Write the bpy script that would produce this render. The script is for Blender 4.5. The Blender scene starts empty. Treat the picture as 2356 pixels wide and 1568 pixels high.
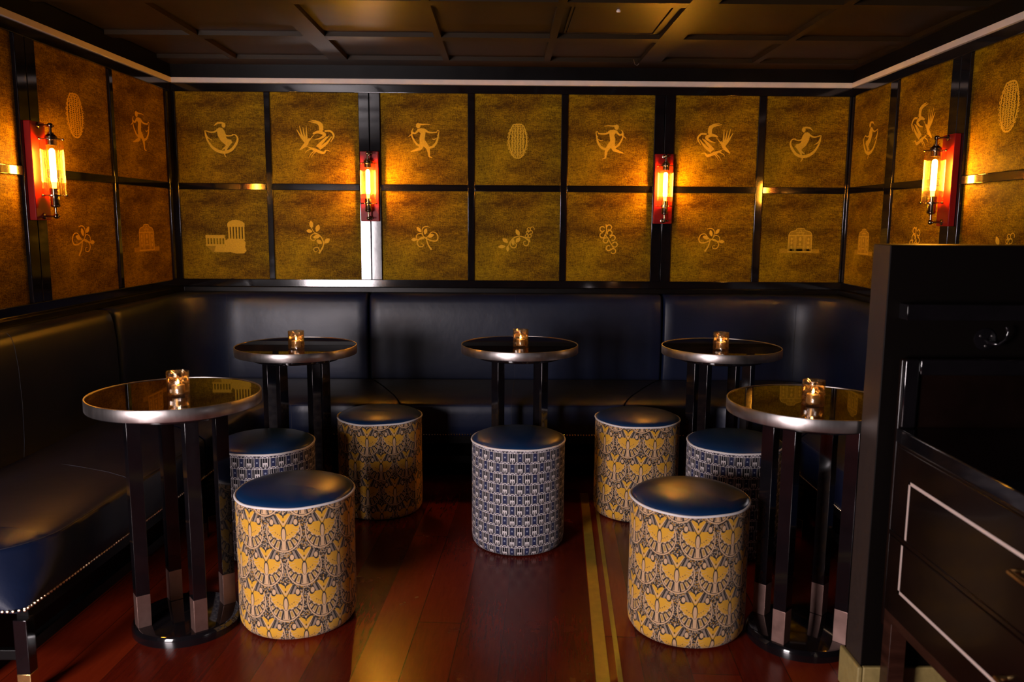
import bpy, bmesh, math, random
from mathutils import Vector, Matrix
random.seed(7)
SC = bpy.context.scene
COL = SC.collection
PI = math.pi
D = 4.85                       # back wall
XL, XR = -1.911, 2.007         # side walls where they meet the back wall
AL, AR = 0.019, 0.0232         # the side walls are a touch out of square
def xwl(y): return XL - AL * (D - y)
def xwr(y): return XR - AR * (D - y)

# ------------------------------------------------------------------ node helpers
class N:
    """one value in a material's node tree, with operators"""
    def __init__(s, t, sock): s.t, s.s = t, sock
    def op(s, o, b=None, c=None):
        n = s.t.nodes.new('ShaderNodeMath'); n.operation = o
        for i, v in enumerate((s, b, c)):
            if v is None: continue
            if isinstance(v, N): s.t.links.new(v.s, n.inputs[i])
            else: n.inputs[i].default_value = v
        return N(s.t, n.outputs[0])
    def __add__(s, b): return s.op('ADD', b)
    __radd__ = __add__
    def __sub__(s, b): return s.op('SUBTRACT', b)
    def __rsub__(s, b): return (s * -1) + b
    def __mul__(s, b): return s.op('MULTIPLY', b)
    __rmul__ = __mul__
    def __truediv__(s, b): return s.op('DIVIDE', b)
    def __lt__(s, b): return s.op('LESS_THAN', b)
    def __gt__(s, b): return s.op('GREATER_THAN', b)
    def abs(s): return s.op('ABSOLUTE')
    def fl(s): return s.op('FLOOR')
    def fr(s): return s - s.fl()
    def sq(s): return s * s
    def sqrt(s): return s.op('SQRT')
    def mx(s, b): return s.op('MAXIMUM', b)
    def mn(s, b): return s.op('MINIMUM', b)
    def sin(s): return s.op('SINE')
    def atan2(s, b): return s.op('ARCTAN2', b)
    def band(s, a, b): return (s > a) * (s < b)

def newmat(name):
    m = bpy.data.materials.new(name); m.use_nodes = True
    return m, m.node_tree, m.node_tree.nodes['Principled BSDF']
def setp(b, **k):
    for a, v in k.items():
        b.inputs[a.replace('_', ' ')].default_value = v
def rgb(*c): return (c[0], c[1], c[2], 1)
def mixc(t, f, a, b):
    n = t.nodes.new('ShaderNodeMix'); n.data_type = 'RGBA'
    for i, v in ((0, f), (6, a), (7, b)):
        if isinstance(v, N): t.links.new(v.s, n.inputs[i])
        elif hasattr(v, 'is_linked'): t.links.new(v, n.inputs[i])
        else: n.inputs[i].default_value = v
    return n.outputs[2]
def texco(t, kind='Object'):
    return t.nodes.new('ShaderNodeTexCoord').outputs[kind]
def mapping(t, v, scale=(1, 1, 1), rot=(0, 0, 0), loc=(0, 0, 0)):
    n = t.nodes.new('ShaderNodeMapping'); t.links.new(v, n.inputs[0])
    n.inputs['Scale'].default_value = scale; n.inputs['Rotation'].default_value = rot; n.inputs['Location'].default_value = loc
    return n.outputs[0]
def noise(t, v, scale, detail=4, rough=0.6, dist=0.0):
    n = t.nodes.new('ShaderNodeTexNoise'); t.links.new(v, n.inputs['Vector'])
    n.inputs['Scale'].default_value = scale; n.inputs['Detail'].default_value = detail
    n.inputs['Roughness'].default_value = rough; n.inputs['Distortion'].default_value = dist
    return N(t, n.outputs['Fac'])
def ramp(t, f, stops):
    n = t.nodes.new('ShaderNodeValToRGB'); t.links.new(f.s, n.inputs[0])
    e = n.color_ramp.elements
    while len(e) < len(stops): e.new(0.5)
    for i, (p, c) in enumerate(stops): e[i].position = p; e[i].color = c
    return n.outputs[0]
def bump(t, b, h, strength=0.3, dist=0.002):
    n = t.nodes.new('ShaderNodeBump'); n.inputs['Strength'].default_value = strength; n.inputs['Distance'].default_value = dist
    t.links.new(h.s, n.inputs['Height']); t.links.new(n.outputs[0], b.inputs['Normal'])
def xyz(t, v):
    n = t.nodes.new('ShaderNodeSeparateXYZ'); t.links.new(v, n.inputs[0])
    return [N(t, n.outputs[i]) for i in range(3)]

def simple(name, col, rough=0.4, metal=0.0, coat=0.0, vary=0.15, scale=20, bmp=0.0, spec=0.5, stretch=(1, 1, 1)):
    m, t, b = newmat(name)
    v = mapping(t, texco(t), stretch)
    n = noise(t, v, scale)
    lo = tuple(max(0, c * (1 - vary)) for c in col) + (1,); hi = tuple(min(1, c * (1 + vary)) for c in col) + (1,)
    t.links.new(ramp(t, n, [(0.3, lo), (0.7, hi)]), b.inputs['Base Color'])
    r = n * (rough * 0.3) + rough * 0.85
    t.links.new(r.s, b.inputs['Roughness'])
    setp(b, Metallic=metal, Coat_Weight=coat, Coat_Roughness=0.08, Specular_IOR_Level=spec)
    if bmp: bump(t, b, n, bmp)
    return m

M = {}
M['lacquer'] = simple('black_lacquer', (0.005, 0.004, 0.005), 0.075, coat=0.5, vary=0.3, scale=7, bmp=0.10)
M['satin_black'] = simple('satin_black_paint', (0.0030, 0.0024, 0.0024), 0.34, vary=0.3, scale=6, spec=0.15)
M['ceiling'] = simple('dark_brown_ceiling_paint', (0.019, 0.0105, 0.0032), 0.42, vary=0.15, scale=2, spec=0.2)
M['strip'] = simple('pale_metal_strip', (0.66, 0.56, 0.50), 0.5, vary=0.05)
M['steel'] = simple('brushed_steel', (0.62, 0.57, 0.55), 0.34, metal=1.0, vary=0.12, scale=30, stretch=(1, 1, 0.25))
M['ferrule'] = simple('satin_steel_ferrule', (0.36, 0.22, 0.185), 0.42, metal=0.9, vary=0.1, scale=30)
M['brass'] = simple('polished_brass', (0.80, 0.52, 0.20), 0.25, metal=1.0, vary=0.1)
M['bronze'] = simple('dark_bronze_metal', (0.42, 0.30, 0.20), 0.16, metal=1.0, vary=0.15)
M['nail'] = simple('brass_nailhead', (0.90, 0.66, 0.42), 0.22, metal=1.0, vary=0.2, scale=120)
M['redplate'] = simple('red_lacquered_wood', (0.26, 0.006, 0.004), 0.42, coat=0.0, vary=0.12, scale=8, spec=0.2)
M['piping'] = simple('white_piping', (0.80, 0.74, 0.72), 0.45, vary=0.04)
M['wax'] = simple('candle_wax', (0.80, 0.62, 0.40), 0.5)
M['wood_dark'] = simple('dark_stained_wood', (0.030, 0.010, 0.006), 0.3, vary=0.4, scale=8, stretch=(1, 1, 6))
M['cabinet'] = simple('black_brown_lacquered_wood', (0.006, 0.0025, 0.0018), 0.24, coat=0.1, spec=0.3, vary=0.35, scale=5)
M['inlay'] = simple('pale_inlay', (0.62, 0.48, 0.42), 0.5, vary=0.05)
M['skirting'] = simple('olive_beige_paint', (0.30, 0.22, 0.075), 0.55, vary=0.12, scale=60, bmp=0.2)
M['partition'] = simple('dark_partition_paint', (0.0030, 0.0018, 0.0014), 0.5, vary=0.15, scale=300, bmp=0.05, spec=0.12)
M['partition_edge'] = simple('brown_partition_edge', (0.034, 0.022, 0.018), 0.45, vary=0.1, scale=60, spec=0.3)
M['thread'] = simple('stitching_thread', (0.030, 0.028, 0.036), 0.6)

# table glass: black back-painted glass
m, t, b = newmat('black_table_glass'); M['tableglass'] = m
setp(b, Base_Color=rgb(0.004, 0.004, 0.005), Roughness=0.02, Specular_IOR_Level=0.75, IOR=1.6)
n = noise(t, texco(t), 4); r = n * 0.02 + 0.01; t.links.new(r.s, b.inputs['Roughness'])

# leather
m, t, b = newmat('midnight_blue_leather'); M['leather'] = m
v = texco(t); n = noise(t, v, 3.0, 3); g = noise(t, v, 260, 3)
t.links.new(ramp(t, n, [(0.3, rgb(0.0030, 0.0068, 0.024)), (0.75, rgb(0.0048, 0.0100, 0.034))]), b.inputs['Base Color'])
r = n * 0.12 + 0.33; t.links.new(r.s, b.inputs['Roughness']); setp(b, Specular_IOR_Level=0.38)
bump(t, b, g * 0.5 + noise(t, v, 9, 3) * 3.0, 0.16, 0.0025)
m, t, b = newmat('petrol_blue_leather'); M['leather_pouf'] = m
v = texco(t); n = noise(t, v, 5.0, 3); g = noise(t, v, 300, 3)
t.links.new(ramp(t, n, [(0.3, rgb(0.003, 0.022, 0.075)), (0.75, rgb(0.004, 0.030, 0.100))]), b.inputs['Base Color'])
r = n * 0.08 + 0.30; t.links.new(r.s, b.inputs['Roughness']); setp(b, Specular_IOR_Level=0.5)
bump(t, b, g, 0.06, 0.001)

# parchment panel
m, t, b = newmat('gilded_parchment'); M['parchment'] = m
v = texco(t)
vs = mapping(t, v, (1.0, 1.0, 2.3))
veins = noise(t, mapping(t, v, (1, 1, 3.2)), 10, 6, 0.62, 2.2)
vein = (veins - 0.5).abs(); vein = (vein * -48 + 1.0).mx(0.0)
big = noise(t, vs, 3.2, 3, 0.5)
mid = noise(t, vs, 18, 4, 0.7)
x_, y_, z_ = xyz(t, v)
weave = noise(t, mapping(t, v, (1, 1, 0.12)), 210, 2) * 0.5 + noise(t, mapping(t, v, (0.12, 1, 1)), 210, 2) * 0.5
fine = noise(t, v, 170, 3, 0.75)
f = big * 0.75 + mid * 0.40 + weave * 0.65 + fine * 0.75 - 0.78
c1 = ramp(t, f, [(0.34, rgb(0.060, 0.024, 0.0012)), (0.47, rgb(0.115, 0.056, 0.0012)), (0.60, rgb(0.225, 0.126, 0.0015)), (0.78, rgb(0.38, 0.220, 0.003))])
c2 = mixc(t, (vein * (big * 1.9 - 0.50)).mx(0.0).mn(1.0), c1, rgb(0.46, 0.27, 0.008))
t.links.new(c2, b.inputs['Base Color']); setp(b, Roughness=0.65, Specular_IOR_Level=0.06)
M['motif'] = simple('pale_gold_print', (0.66, 0.37, 0.022), 0.6, vary=0.12, scale=120, spec=0.06)
M['motif_soft'] = simple('soft_gold_print', (0.40, 0.215, 0.010), 0.6, vary=0.3, scale=150, spec=0.06)

# floor: mahogany boards, running a little off the room's axis
m, t, b = newmat('mahogany_boards'); M['floor'] = m
v = mapping(t, texco(t), (1, 1, 1), (0, 0, 0.06))
x_, y_, z_ = xyz(t, v)
px = x_ / 0.146 + 40.02
ix = px.fl(); fx = px.fr()
jit = ((ix * 12.9898).sin() * 43758.5453).fr()
py = y_ / 1.35 + jit * 1.0 + 10
iy = py.fl(); fy = py.fr()
rnd = ((ix * 78.233 + iy * 37.719).sin() * 15731.743).fr()
gr = noise(t, mapping(t, v, (9, 1.1, 1)), 9, 5, 0.65, 0.6)
gr2 = noise(t, mapping(t, v, (60, 2.0, 1)), 6, 3)
tone = rnd * 0.55 + gr * 0.5 + gr2 * 0.2 - 0.15
c = ramp(t, tone, [(0.1, rgb(0.058, 0.0045, 0.0016)), (0.45, rgb(0.128, 0.0105, 0.0026)), (0.85, rgb(0.20, 0.020, 0.0036))])
seam = ((fx - 0.5).abs() > 0.488).mx((fy - 0.5).abs() > 0.4988)
c = mixc(t, seam * 0.6, c, rgb(0.02, 0.004, 0.002))
t.links.new(c, b.inputs['Base Color'])
r = noise(t, v, 6, 4) * 0.16 + 0.17; t.links.new(r.s, b.inputs['Roughness'])
setp(b, Coat_Weight=0.1, Coat_Roughness=0.12, Specular_IOR_Level=0.35)
scr = noise(t, mapping(t, v, (40, 3, 1)), 8, 3)
bump(t, b, scr * 0.4 - seam * 1.0, 0.12, 0.001)
M['floor_brass'] = simple('inlaid_yellow_brass', (0.42, 0.28, 0.03), 0.42, metal=0.35, vary=0.12, scale=30)

def emit(name, col, s):
    m, t, b = newmat(name)
    setp(b, Base_Color=rgb(*col), Emission_Color=rgb(*col), Emission_Strength=s)
    x_, y_, z_ = xyz(t, texco(t))
    q = noise(t, texco(t), 40) * 0.2 * s + 0.9 * s
    t.links.new(q.s, b.inputs['Emission Strength'])
    return m
M['bulb'] = emit('glowing_filament_bulb', (1.0, 0.41, 0.030), 480)
M['bulb_neck'] = emit('glowing_bulb_neck', (1.0, 0.36, 0.04), 14)
M['flame'] = emit('candle_flame', (1.0, 0.50, 0.12), 75)
M['tealight_tin'] = simple('tealight_tin_and_wax', (0.80, 0.74, 0.66), 0.35, metal=0.7)  # plain tin and wax colour, no emission
def thin_glass(name, tint, refl, rough=0.03, tr=0.0, pattern=None):
    m = bpy.data.materials.new(name); m.use_nodes = True; t = m.node_tree; t.nodes.clear()
    o = t.nodes.new('ShaderNodeOutputMaterial'); mx = t.nodes.new('ShaderNodeMixShader')
    tb = t.nodes.new('ShaderNodeBsdfTransparent'); gb = t.nodes.new('ShaderNodeBsdfGlossy')
    tb.inputs[0].default_value = rgb(*tint); gb.inputs['Roughness'].default_value = rough; gb.inputs[0].default_value = rgb(1, 0.95, 0.9)
    lw = t.nodes.new('ShaderNodeLayerWeight'); lw.inputs[0].default_value = 0.35
    f = N(t, lw.outputs['Facing']) * (0.32) + refl
    if pattern == 'chevron':
        x_, y_, z_ = xyz(t, texco(t))
        a = x_.atan2(y_) / (2 * PI) * 10
        cell = (a.fl() + (z_ / 0.013).fl()) * 0.5
        cell = (cell.fr() > 0.25)
        st = ((a.fr() * 0.02 + z_) * 900).sin() * cell + ((a * 32).sin()) * (1 - cell)
        f = f + (st > 0.2) * 0.14
        nb = t.nodes.new('ShaderNodeBump'); nb.inputs['Strength'].default_value = 0.5; nb.inputs['Distance'].default_value = 0.001
        t.links.new(st.s, nb.inputs['Height']); t.links.new(nb.outputs[0], gb.inputs['Normal'])
    f = f.mn(0.95)
    t.links.new(f.s, mx.inputs[0]); t.links.new(tb.outputs[0], mx.inputs[1]); t.links.new(gb.outputs[0], mx.inputs[2])
    if tr:
        tl = t.nodes.new('ShaderNodeBsdfTranslucent'); tl.inputs[0].default_value = rgb(*tint); m2 = t.nodes.new('ShaderNodeMixShader')
        m2.inputs[0].default_value = tr; t.links.new(mx.outputs[0], m2.inputs[1]); t.links.new(tl.outputs[0], m2.inputs[2]); t.links.new(m2.outputs[0], o.inputs[0])
    else: t.links.new(mx.outputs[0], o.inputs[0])
    return m
M['fluted'] = thin_glass('fluted_amber_glass', (1.0, 0.93, 0.80), 0.02, 0.04, tr=0.001)
M['votive'] = thin_glass('smoky_amber_cut_glass', (0.92, 0.78, 0.58), 0.07, 0.10, pattern='chevron')

# patterned upholstery of the poufs
NM = 10
def medallion(t, X, Y):
    """X, Y in metres from the medallion's centre; returns (mask, colour)"""
    x = X.abs() / 0.0565; y = Y / 0.0655
    CREAM, GOLD, DARK = rgb(0.60, 0.37, 0.20), rgb(0.66, 0.33, 0.025), rgb(0.030, 0.024, 0.020)
    e = (x.sq() + y.sq()).sqrt()
    ang = x.atan2(y + 0.0 - 0.30)                      # fan centre a little above the middle
    # lower feathers
    rays = (ang * 22.0).sin()
    col = mixc(t, (rays > 0.55), CREAM, DARK)
    col = mixc(t, (rays < -0.25) * (e > 0.55) * (e < 0.84), col, rgb(0.40, 0.23, 0.05))
    # scallop line
    q = ((x / 0.98).sq() + ((y - 0.42) / 0.86).sq())
    inner = (q < 1.0) * (y < 0.44)
    rayw = ((ang * 30).sin() > 0.93) * (q > 0.35)
    col = mixc(t, inner, col, mixc(t, rayw, GOLD, CREAM))
    outer = inner * (q > 0.80)
    col = mixc(t, outer, col, CREAM)
    dots = ((ang * 16).sin() > 0.1) * q.band(0.84, 0.95) * (y < 0.40)
    col = mixc(t, dots, col, DARK)
    dots2 = ((ang * 24).sin() > 0.2) * q.band(0.42, 0.50) * (y < 0.05)
    col = mixc(t, dots2, col, rgb(0.20, 0.10, 0.02))
    col = mixc(t, q.band(0.96, 1.05) * (y < 0.44), col, DARK)
    # upper fan of stripes
    up = (y > 0.42)
    st = (x * 26 - y * 13).sin()
    col = mixc(t, up, col, mixc(t, (st > 0.15), rgb(0.30, 0.21, 0.15), DARK))
    # eyes
    ey = ((x - 0.70) / 0.17).sq() + ((y - 0.50) / 0.20).sq()
    col = mixc(t, (ey < 1.0), col, DARK)
    ey2 = ((x - 0.67) / 0.11).sq() + ((y - 0.52) / 0.14).sq()
    col = mixc(t, (ey2 < 1.0), col, CREAM)
    # crown wedge
    w = (y - 0.22) * 0.60
    wedge = (x < w) * (y > 0.22) * (y < 1.0)
    col = mixc(t, (x < w + 0.05) * (y > 0.16) * (y < 1.0), col, DARK)
    col = mixc(t, wedge, col, GOLD)
    chev = ((y - x * 1.2).band(0.34, 0.44)) * wedge
    col = mixc(t, chev, col, CREAM)
    col = mixc(t, (x < 0.035) * ((y * 26).sin() > 0.3) * (y > 0.45) * wedge, col, DARK)
    notch = (x < (y - 0.80) * 1.6) * (y > 0.80)
    col = mixc(t, notch, col, DARK)
    col = mixc(t, (x < (y - 0.86) * 0.5) * (y > 0.86), col, CREAM)
    # body and tail
    bd = (x / 0.155).sq() + ((y + 0.06) / 0.36).sq()
    col = mixc(t, (bd < 1.0), col, DARK)
    bd2 = ((x - 0.02) / 0.085).sq() + ((y + 0.10) / 0.30).sq()
    col = mixc(t, (bd2 < 1.0), col, CREAM)
    tail = (y < -0.42) * (e < 0.86)
    col = mixc(t, tail * (x < 0.15), col, DARK)
    col = mixc(t, tail * (x < 0.105), col, CREAM)
    # rim
    lowrim = (e > 0.935) * (y < 0.45)
    col = mixc(t, e.band(0.905, 0.935) * (y < 0.1), col, DARK)
    col = mixc(t, lowrim, col, CREAM)
    mask = (e < 1.0) * (1 - (y > 0.62) * (x > 0.80))
    return mask, col
def gold_fabric():
    m, t, b = newmat('gold_medallion_fabric')
    v = texco(t); x, y, z = xyz(t, v)
    u = x.atan2(y) / (2 * PI) * NM + 20
    cw, rh = 0.1232, 0.1165
    base = None
    vor = t.nodes.new('ShaderNodeTexVoronoi'); vor.feature = 'F1'; vor.inputs['Scale'].default_value = 210
    t.links.new(v, vor.inputs['Vector']); vd = N(t, vor.outputs['Distance'])
    sp = xyz(t, vor.outputs['Color'])
    c = mixc(t, (vd < 0.50), rgb(0.026, 0.020, 0.017), mixc(t, (sp[0] > 0.70), rgb(0.36, 0.25, 0.16), rgb(0.42, 0.20, 0.03)))
    for k in (0, 1):
        U = (u + 0.5 * k).fr() - 0.5
        V = ((z - 0.372 + rh * k) / (2 * rh)) + 10.5
        Vv = (V.fr() - 0.5) * (2 * rh)
        mk, mc = medallion(t, U * cw, Vv)
        c = mixc(t, mk, c, mc)
    t.links.new(c, b.inputs['Base Color']); setp(b, Roughness=0.75, Specular_IOR_Level=0.25, Sheen_Weight=0.1)
    bump(t, b, noise(t, v, 700, 2), 0.15, 0.001)
    return m
def blue_fabric():
    m, t, b = newmat('navy_geometric_fabric')
    v = texco(t); x, y, z = xyz(t, v)
    rh = 0.0436
    V = (0.4517 - z) / rh + 0.62
    row = V.fl(); vy = V.fr()
    par = (row * 0.5).fr() * 2
    u = x.atan2(y) / (2 * PI) * 20 + 40 + par * 0.5
    X = (u.fr() - 0.5); ax = X.abs()
    WH, NV, BK, GR = rgb(0.66, 0.60, 0.60), rgb(0.018, 0.022, 0.070), rgb(0.008, 0.007, 0.012), rgb(0.28, 0.25, 0.27)
    c = mixc(t, (ax < 0.14) * (vy < 0.74), BK, NV)
    dot = (X * 1.4).sq() + ((vy - 0.38)).sq()
    c = mixc(t, dot < 0.0052, c, rgb(0.42, 0.46, 0.60)); c = mixc(t, dot < 0.0012, c, NV)
    lines = ax.band(0.150, 0.172).mx(ax.band(0.225, 0.247)).mx(ax.band(0.335, 0.358)) * (vy < 0.80)
    c = mixc(t, lines, c, WH)
    bx = 0.5 - ax                                     # distance from the in-between motif's centre
    c = mixc(t, (bx < 0.012) * (vy < 0.42), c, WH)
    fl_ = (bx < 0.14) * vy.band(0.42, 1.0)
    c = mixc(t, fl_, c, WH)
    pet = (((bx - 0.055) + (vy - 0.72) * 0.10) / 0.030).sq() + ((vy - 0.74) / 0.20).sq()
    c = mixc(t, (pet < 1.0) * fl_, c, BK)
    c = mixc(t, fl_ * (bx > (1.12 - vy) * 0.30), c, BK)
    ch = vy.band(0.78, 0.97) * (ax < 0.36)
    ck = ((ax * 11).fl() + (vy * 10.4).fl()) * 0.5
    c = mixc(t, ch, c, mixc(t, ck.fr() > 0.25, WH, rgb(0.09, 0.08, 0.11)))
    c = mixc(t, ch * ax.band(0.30, 0.36) * vy.band(0.80, 0.95), c, rgb(0.10, 0.08, 0.12))
    c = mixc(t, (vy > 0.965), c, WH)
    t.links.new(c, b.inputs['Base Color']); setp(b, Roughness=0.7, Specular_IOR_Level=0.25, Sheen_Weight=0.1)
    bump(t, b, noise(t, v, 700, 2), 0.15, 0.001)
    return m
M['goldfab'] = gold_fabric(); M['bluefab'] = blue_fabric()

# ------------------------------------------------------------------ mesh helpers
class MB:
    def __init__(s): s.bm = bmesh.new(); s.mi = 0; s.curved = False
    def _f(s, vs, smooth=False):
        try:
            f = s.bm.faces.new(vs); f.material_index = s.mi; f.smooth = bool(smooth); return f
        except ValueError: return None
    def box(s, x0, x1, y0, y1, z0, z1, bev=0.0, mat=None):
        c = [(x, y, z) for x in (x0, x1) for y in (y0, y1) for z in (z0, z1)]
        tb = bmesh.new(); vs = [tb.verts.new(p) for p in c]
        for q in ((0, 1, 3, 2), (4, 6, 7, 5), (0, 4, 5, 1), (2, 3, 7, 6), (0, 2, 6, 4), (1, 5, 7, 3)):
            tb.faces.new([vs[i] for i in q])
        bmesh.ops.recalc_face_normals(tb, faces=tb.faces)
        if bev:
            bmesh.ops.bevel(tb, geom=list(tb.edges), offset=bev, segments=3, profile=0.5, affect='EDGES')
            for f in tb.faces:
                f.normal_update(); f.smooth = max(abs(c_) for c_ in f.normal) < 0.999
        if mat: bmesh.ops.transform(tb, matrix=mat, verts=tb.verts)
        s._merge(tb)
        return s
    def _merge(s, tb):
        mp = {}
        for v in tb.verts: mp[v.index if v.index >= 0 else id(v)] = None
        tb.verts.index_update(); nv = [s.bm.verts.new(v.co) for v in tb.verts]
        for f in tb.faces: s._f([nv[v.index] for v in f.verts], f.smooth)
        tb.free()
    def grid(s, rows, closed_u=False, closed_v=False, caps=False, smooth=True, flip=False):
        s.curved = s.curved or smooth
        vs = [[s.bm.verts.new(p) for p in r] for r in rows]
        nu, nv = len(rows), len(rows[0])
        for i in range(nu if closed_u else nu - 1):
            for j in range(nv if closed_v else nv - 1):
                q = [vs[i][j], vs[(i + 1) % nu][j], vs[(i + 1) % nu][(j + 1) % nv], vs[i][(j + 1) % nv]]
                if flip: q.reverse()
                s._f(q, smooth)
        if caps: s._f(list(reversed(vs[0]))); s._f(vs[-1])
        return s
    def lathe(s, prof, seg=48, c=(0, 0, 0), wob=None):
        rows = []
        for i in range(seg):
            a = 2 * PI * i / seg
            rows.append([(c[0] + max(r, 1e-5) * math.cos(a), c[1] + max(r, 1e-5) * math.sin(a), c[2] + z + (wob(a) if wob else 0)) for r, z in prof])
        s.grid(rows, closed_u=True); return s
    def tube(s, pts, r, seg=8, closed=False, caps=True):
        pts = [Vector(p) for p in pts]; rows = []; n = len(pts); up = None
        for i, p in enumerate(pts):
            a = pts[(i - 1) % n] if (closed or i > 0) else p
            b_ = pts[(i + 1) % n] if (closed or i < n - 1) else p
            d = (b_ - a).normalized()
            if up is None: up = Vector((0, 0, 1)) if abs(d.z) < 0.9 else Vector((1, 0, 0))
            sx = d.cross(up).normalized(); up = sx.cross(d).normalized()
            rr = r[i] if isinstance(r, (list, tuple)) else r
            rows.append([p + (sx * math.cos(2 * PI * k / seg) + up * math.sin(2 * PI * k / seg)) * rr for k in range(seg)])
        s.grid(rows, closed_u=closed, closed_v=True, caps=(caps and not closed)); return s
    def prism(s, poly, z0, z1, bev=0.0):
        tb = bmesh.new()
        a = [tb.verts.new((x, y, z0)) for x, y in poly]; b_ = [tb.verts.new((x, y, z1)) for x, y in poly]
        n = len(poly); tb.faces.new(list(reversed(a))); tb.faces.new(b_)
        for i in range(n): tb.faces.new([a[i], a[(i + 1) % n], b_[(i + 1) % n], b_[i]])
        bmesh.ops.recalc_face_normals(tb, faces=tb.faces)
        if bev: bmesh.ops.bevel(tb, geom=list(tb.edges), offset=bev, segments=2, profile=0.7, affect='EDGES')
        s._merge(tb); return s
    def sphere(s, c, r, seg=8, rings=5, sq=(1, 1, 1)):
        prof = [(r * math.sin(PI * i / rings), -r * math.cos(PI * i / rings)) for i in range(rings + 1)]
        rows = []
        for i in range(seg):
            a = 2 * PI * i / seg
            rows.append([(c[0] + q * math.cos(a) * sq[0], c[1] + q * math.sin(a) * sq[1], c[2] + z * sq[2]) for q, z in prof])
        s.grid(rows, closed_u=True); return s
    def build(s, name, mats, parent=None, world=False, angle=35, weld=True):
        if weld: bmesh.ops.remove_doubles(s.bm, verts=s.bm.verts, dist=1e-6)
        bmesh.ops.recalc_face_normals(s.bm, faces=s.bm.faces)
        if world and parent is not None:
            bmesh.ops.translate(s.bm, vec=-Vector(parent.location), verts=s.bm.verts)
        me = bpy.data.meshes.new(name); s.bm.to_mesh(me); s.bm.free()
        for q in (mats if isinstance(mats, (list, tuple)) else [mats]): me.materials.append(q)
        if s.curved: me.set_sharp_from_angle(angle=math.radians(angle))
        o = bpy.data.objects.new(name, me); COL.objects.link(o)
        if parent is not None: o.parent = parent
        return o
def tag(o, label=None, cat=None, group=None, kind=None):
    if label: o['label'] = label
    if cat: o['category'] = cat
    if group: o['group'] = group
    if kind: o['kind'] = kind
    return o
def thing(name, label, cat, loc=(0, 0, 0), rz=0.0, group=None):
    o = bpy.data.objects.new(name, None); COL.objects.link(o); o.empty_display_size = 0.1
    o.location = loc; o.rotation_euler = (0, 0, rz)
    return tag(o, label, cat, group)
def kids(o): return [c for c in bpy.data.objects if c.parent == o]
def copy_tree(o, parent=None):
    c = o.copy(); COL.objects.link(c); c.parent = parent
    for ch in kids(o): copy_tree(ch, c)
    return c
def struct(name, mb, mat, **k):
    o = mb.build(name, mat, **k); o['kind'] = 'structure'; return o

# ------------------------------------------------------------------ the room
ZC = 2.21
b = MB(); b.box(-2.6, 2.6, 0.0, D + 0.1, -0.08, 0.0); struct('floor', b, M['floor'])
# brass strips let into the boards, slightly off axis
def strip_floor(name, x0, x1, dx):
    b = MB(); y0, y1 = 0.6, 3.98; sl = 0.0642
    def px(x, y): return x + (y - 2.27) * sl
    b.prism([(px(x0, y0), y0), (px(x1, y0), y0), (px(x1, y1) - dx, y1), (px(x0, y1), y1)], -0.002, 0.0012)
    return struct(name, b, M['floor_brass'])
strip_floor('trim_8', 0.281, 0.324, 0.004); strip_floor('trim_9', 0.346, 0.361, 0.0)

def wall_frame(rz, org):
    o = Matrix.Translation(org) @ Matrix.Rotation(rz, 4, 'Z'); return o
RL = PI / 2 - AL; RR = -(PI / 2 + AR)
def place(o, rz, org):
    o.location = org; o.rotation_euler = (0, 0, rz); return o
b = MB(); b.box(-2.15, 2.25, 0.0, 0.08, 0, 2.45); place(struct('wall_back', b, M['satin_black']), 0, (0, D, 0))
b = MB(); b.box(-3.3, 0.0, 0.0, 0.08, 0, 2.45); place(struct('wall_left', b, M['satin_black']), RL, (XL, D, 0))
b = MB(); b.box(0.0, 4.2, 0.0, 0.08, 0, 2.45); place(struct('wall_right', b, M['satin_black']), RR, (XR, D, 0))

# ceiling with ribs
b = MB(); b.box(-2.3, 2.3, 0.6, D + 0.1, ZC + 0.022, ZC + 0.10)
ribs_x = [(-2.3, -2.0), (-1.49, -1.455), (-0.955, -0.855), (-0.335, -0.302), (0.212, 0.247), (0.735, 0.850), (1.348, 1.385), (1.93, 2.3)]
ribs_y = [(0.6, 0.9), (1.40, 1.46), (2.05, 2.13), (2.75, 2.83), (3.43, 3.50), (4.085, 4.165), (4.655, D + 0.1)]
for x0, x1 in ribs_x: b.box(x0, x1, 0.6, D + 0.1, ZC, ZC + 0.03)
for y0, y1 in ribs_y: b.box(-2.3, 2.3, y0, y1, ZC + 0.0004, ZC + 0.03)
struct('ceiling', b, M['ceiling'])
# access hatch and small ceiling fittings
h = thing('access_hatch', 'square access hatch outlined by a fine bead in a ceiling coffer', 'hatch', (0.49, 3.79, ZC + 0.022))
b = MB(); b.box(-0.20, 0.20, -0.24, 0.24, -0.006, 0.0, 0.002); b.build('hatch_door', M['ceiling'], h)
b = MB()
for q in ((-0.215, -0.205, -0.255, 0.255), (0.205, 0.215, -0.255, 0.255), (-0.215, 0.215, -0.255, -0.245), (-0.215, 0.215, 0.245, 0.255)):
    b.box(*q, -0.008, 0.0)
b.build('frame', M['ceiling'], h)
b = MB(); b.lathe([(0, -0.012), (0.008, -0.011), (0.010, -0.006), (0.006, 0.0), (0, 0)], 16, (-0.016, -0.19, -0.006)); b.build('knob', M['strip'], h)
hk = MB(); hk.tube([(0.69, 4.58, ZC + 0.0), (0.70, 4.60, ZC - 0.02), (0.712, 4.60, ZC - 0.028), (0.722, 4.60, ZC - 0.018)], 0.0022, 6)
tag(hk.build('ceiling_hook', M['steel']), 'tiny bright wire hook under a ceiling rib near the back wall', 'hook')

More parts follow.
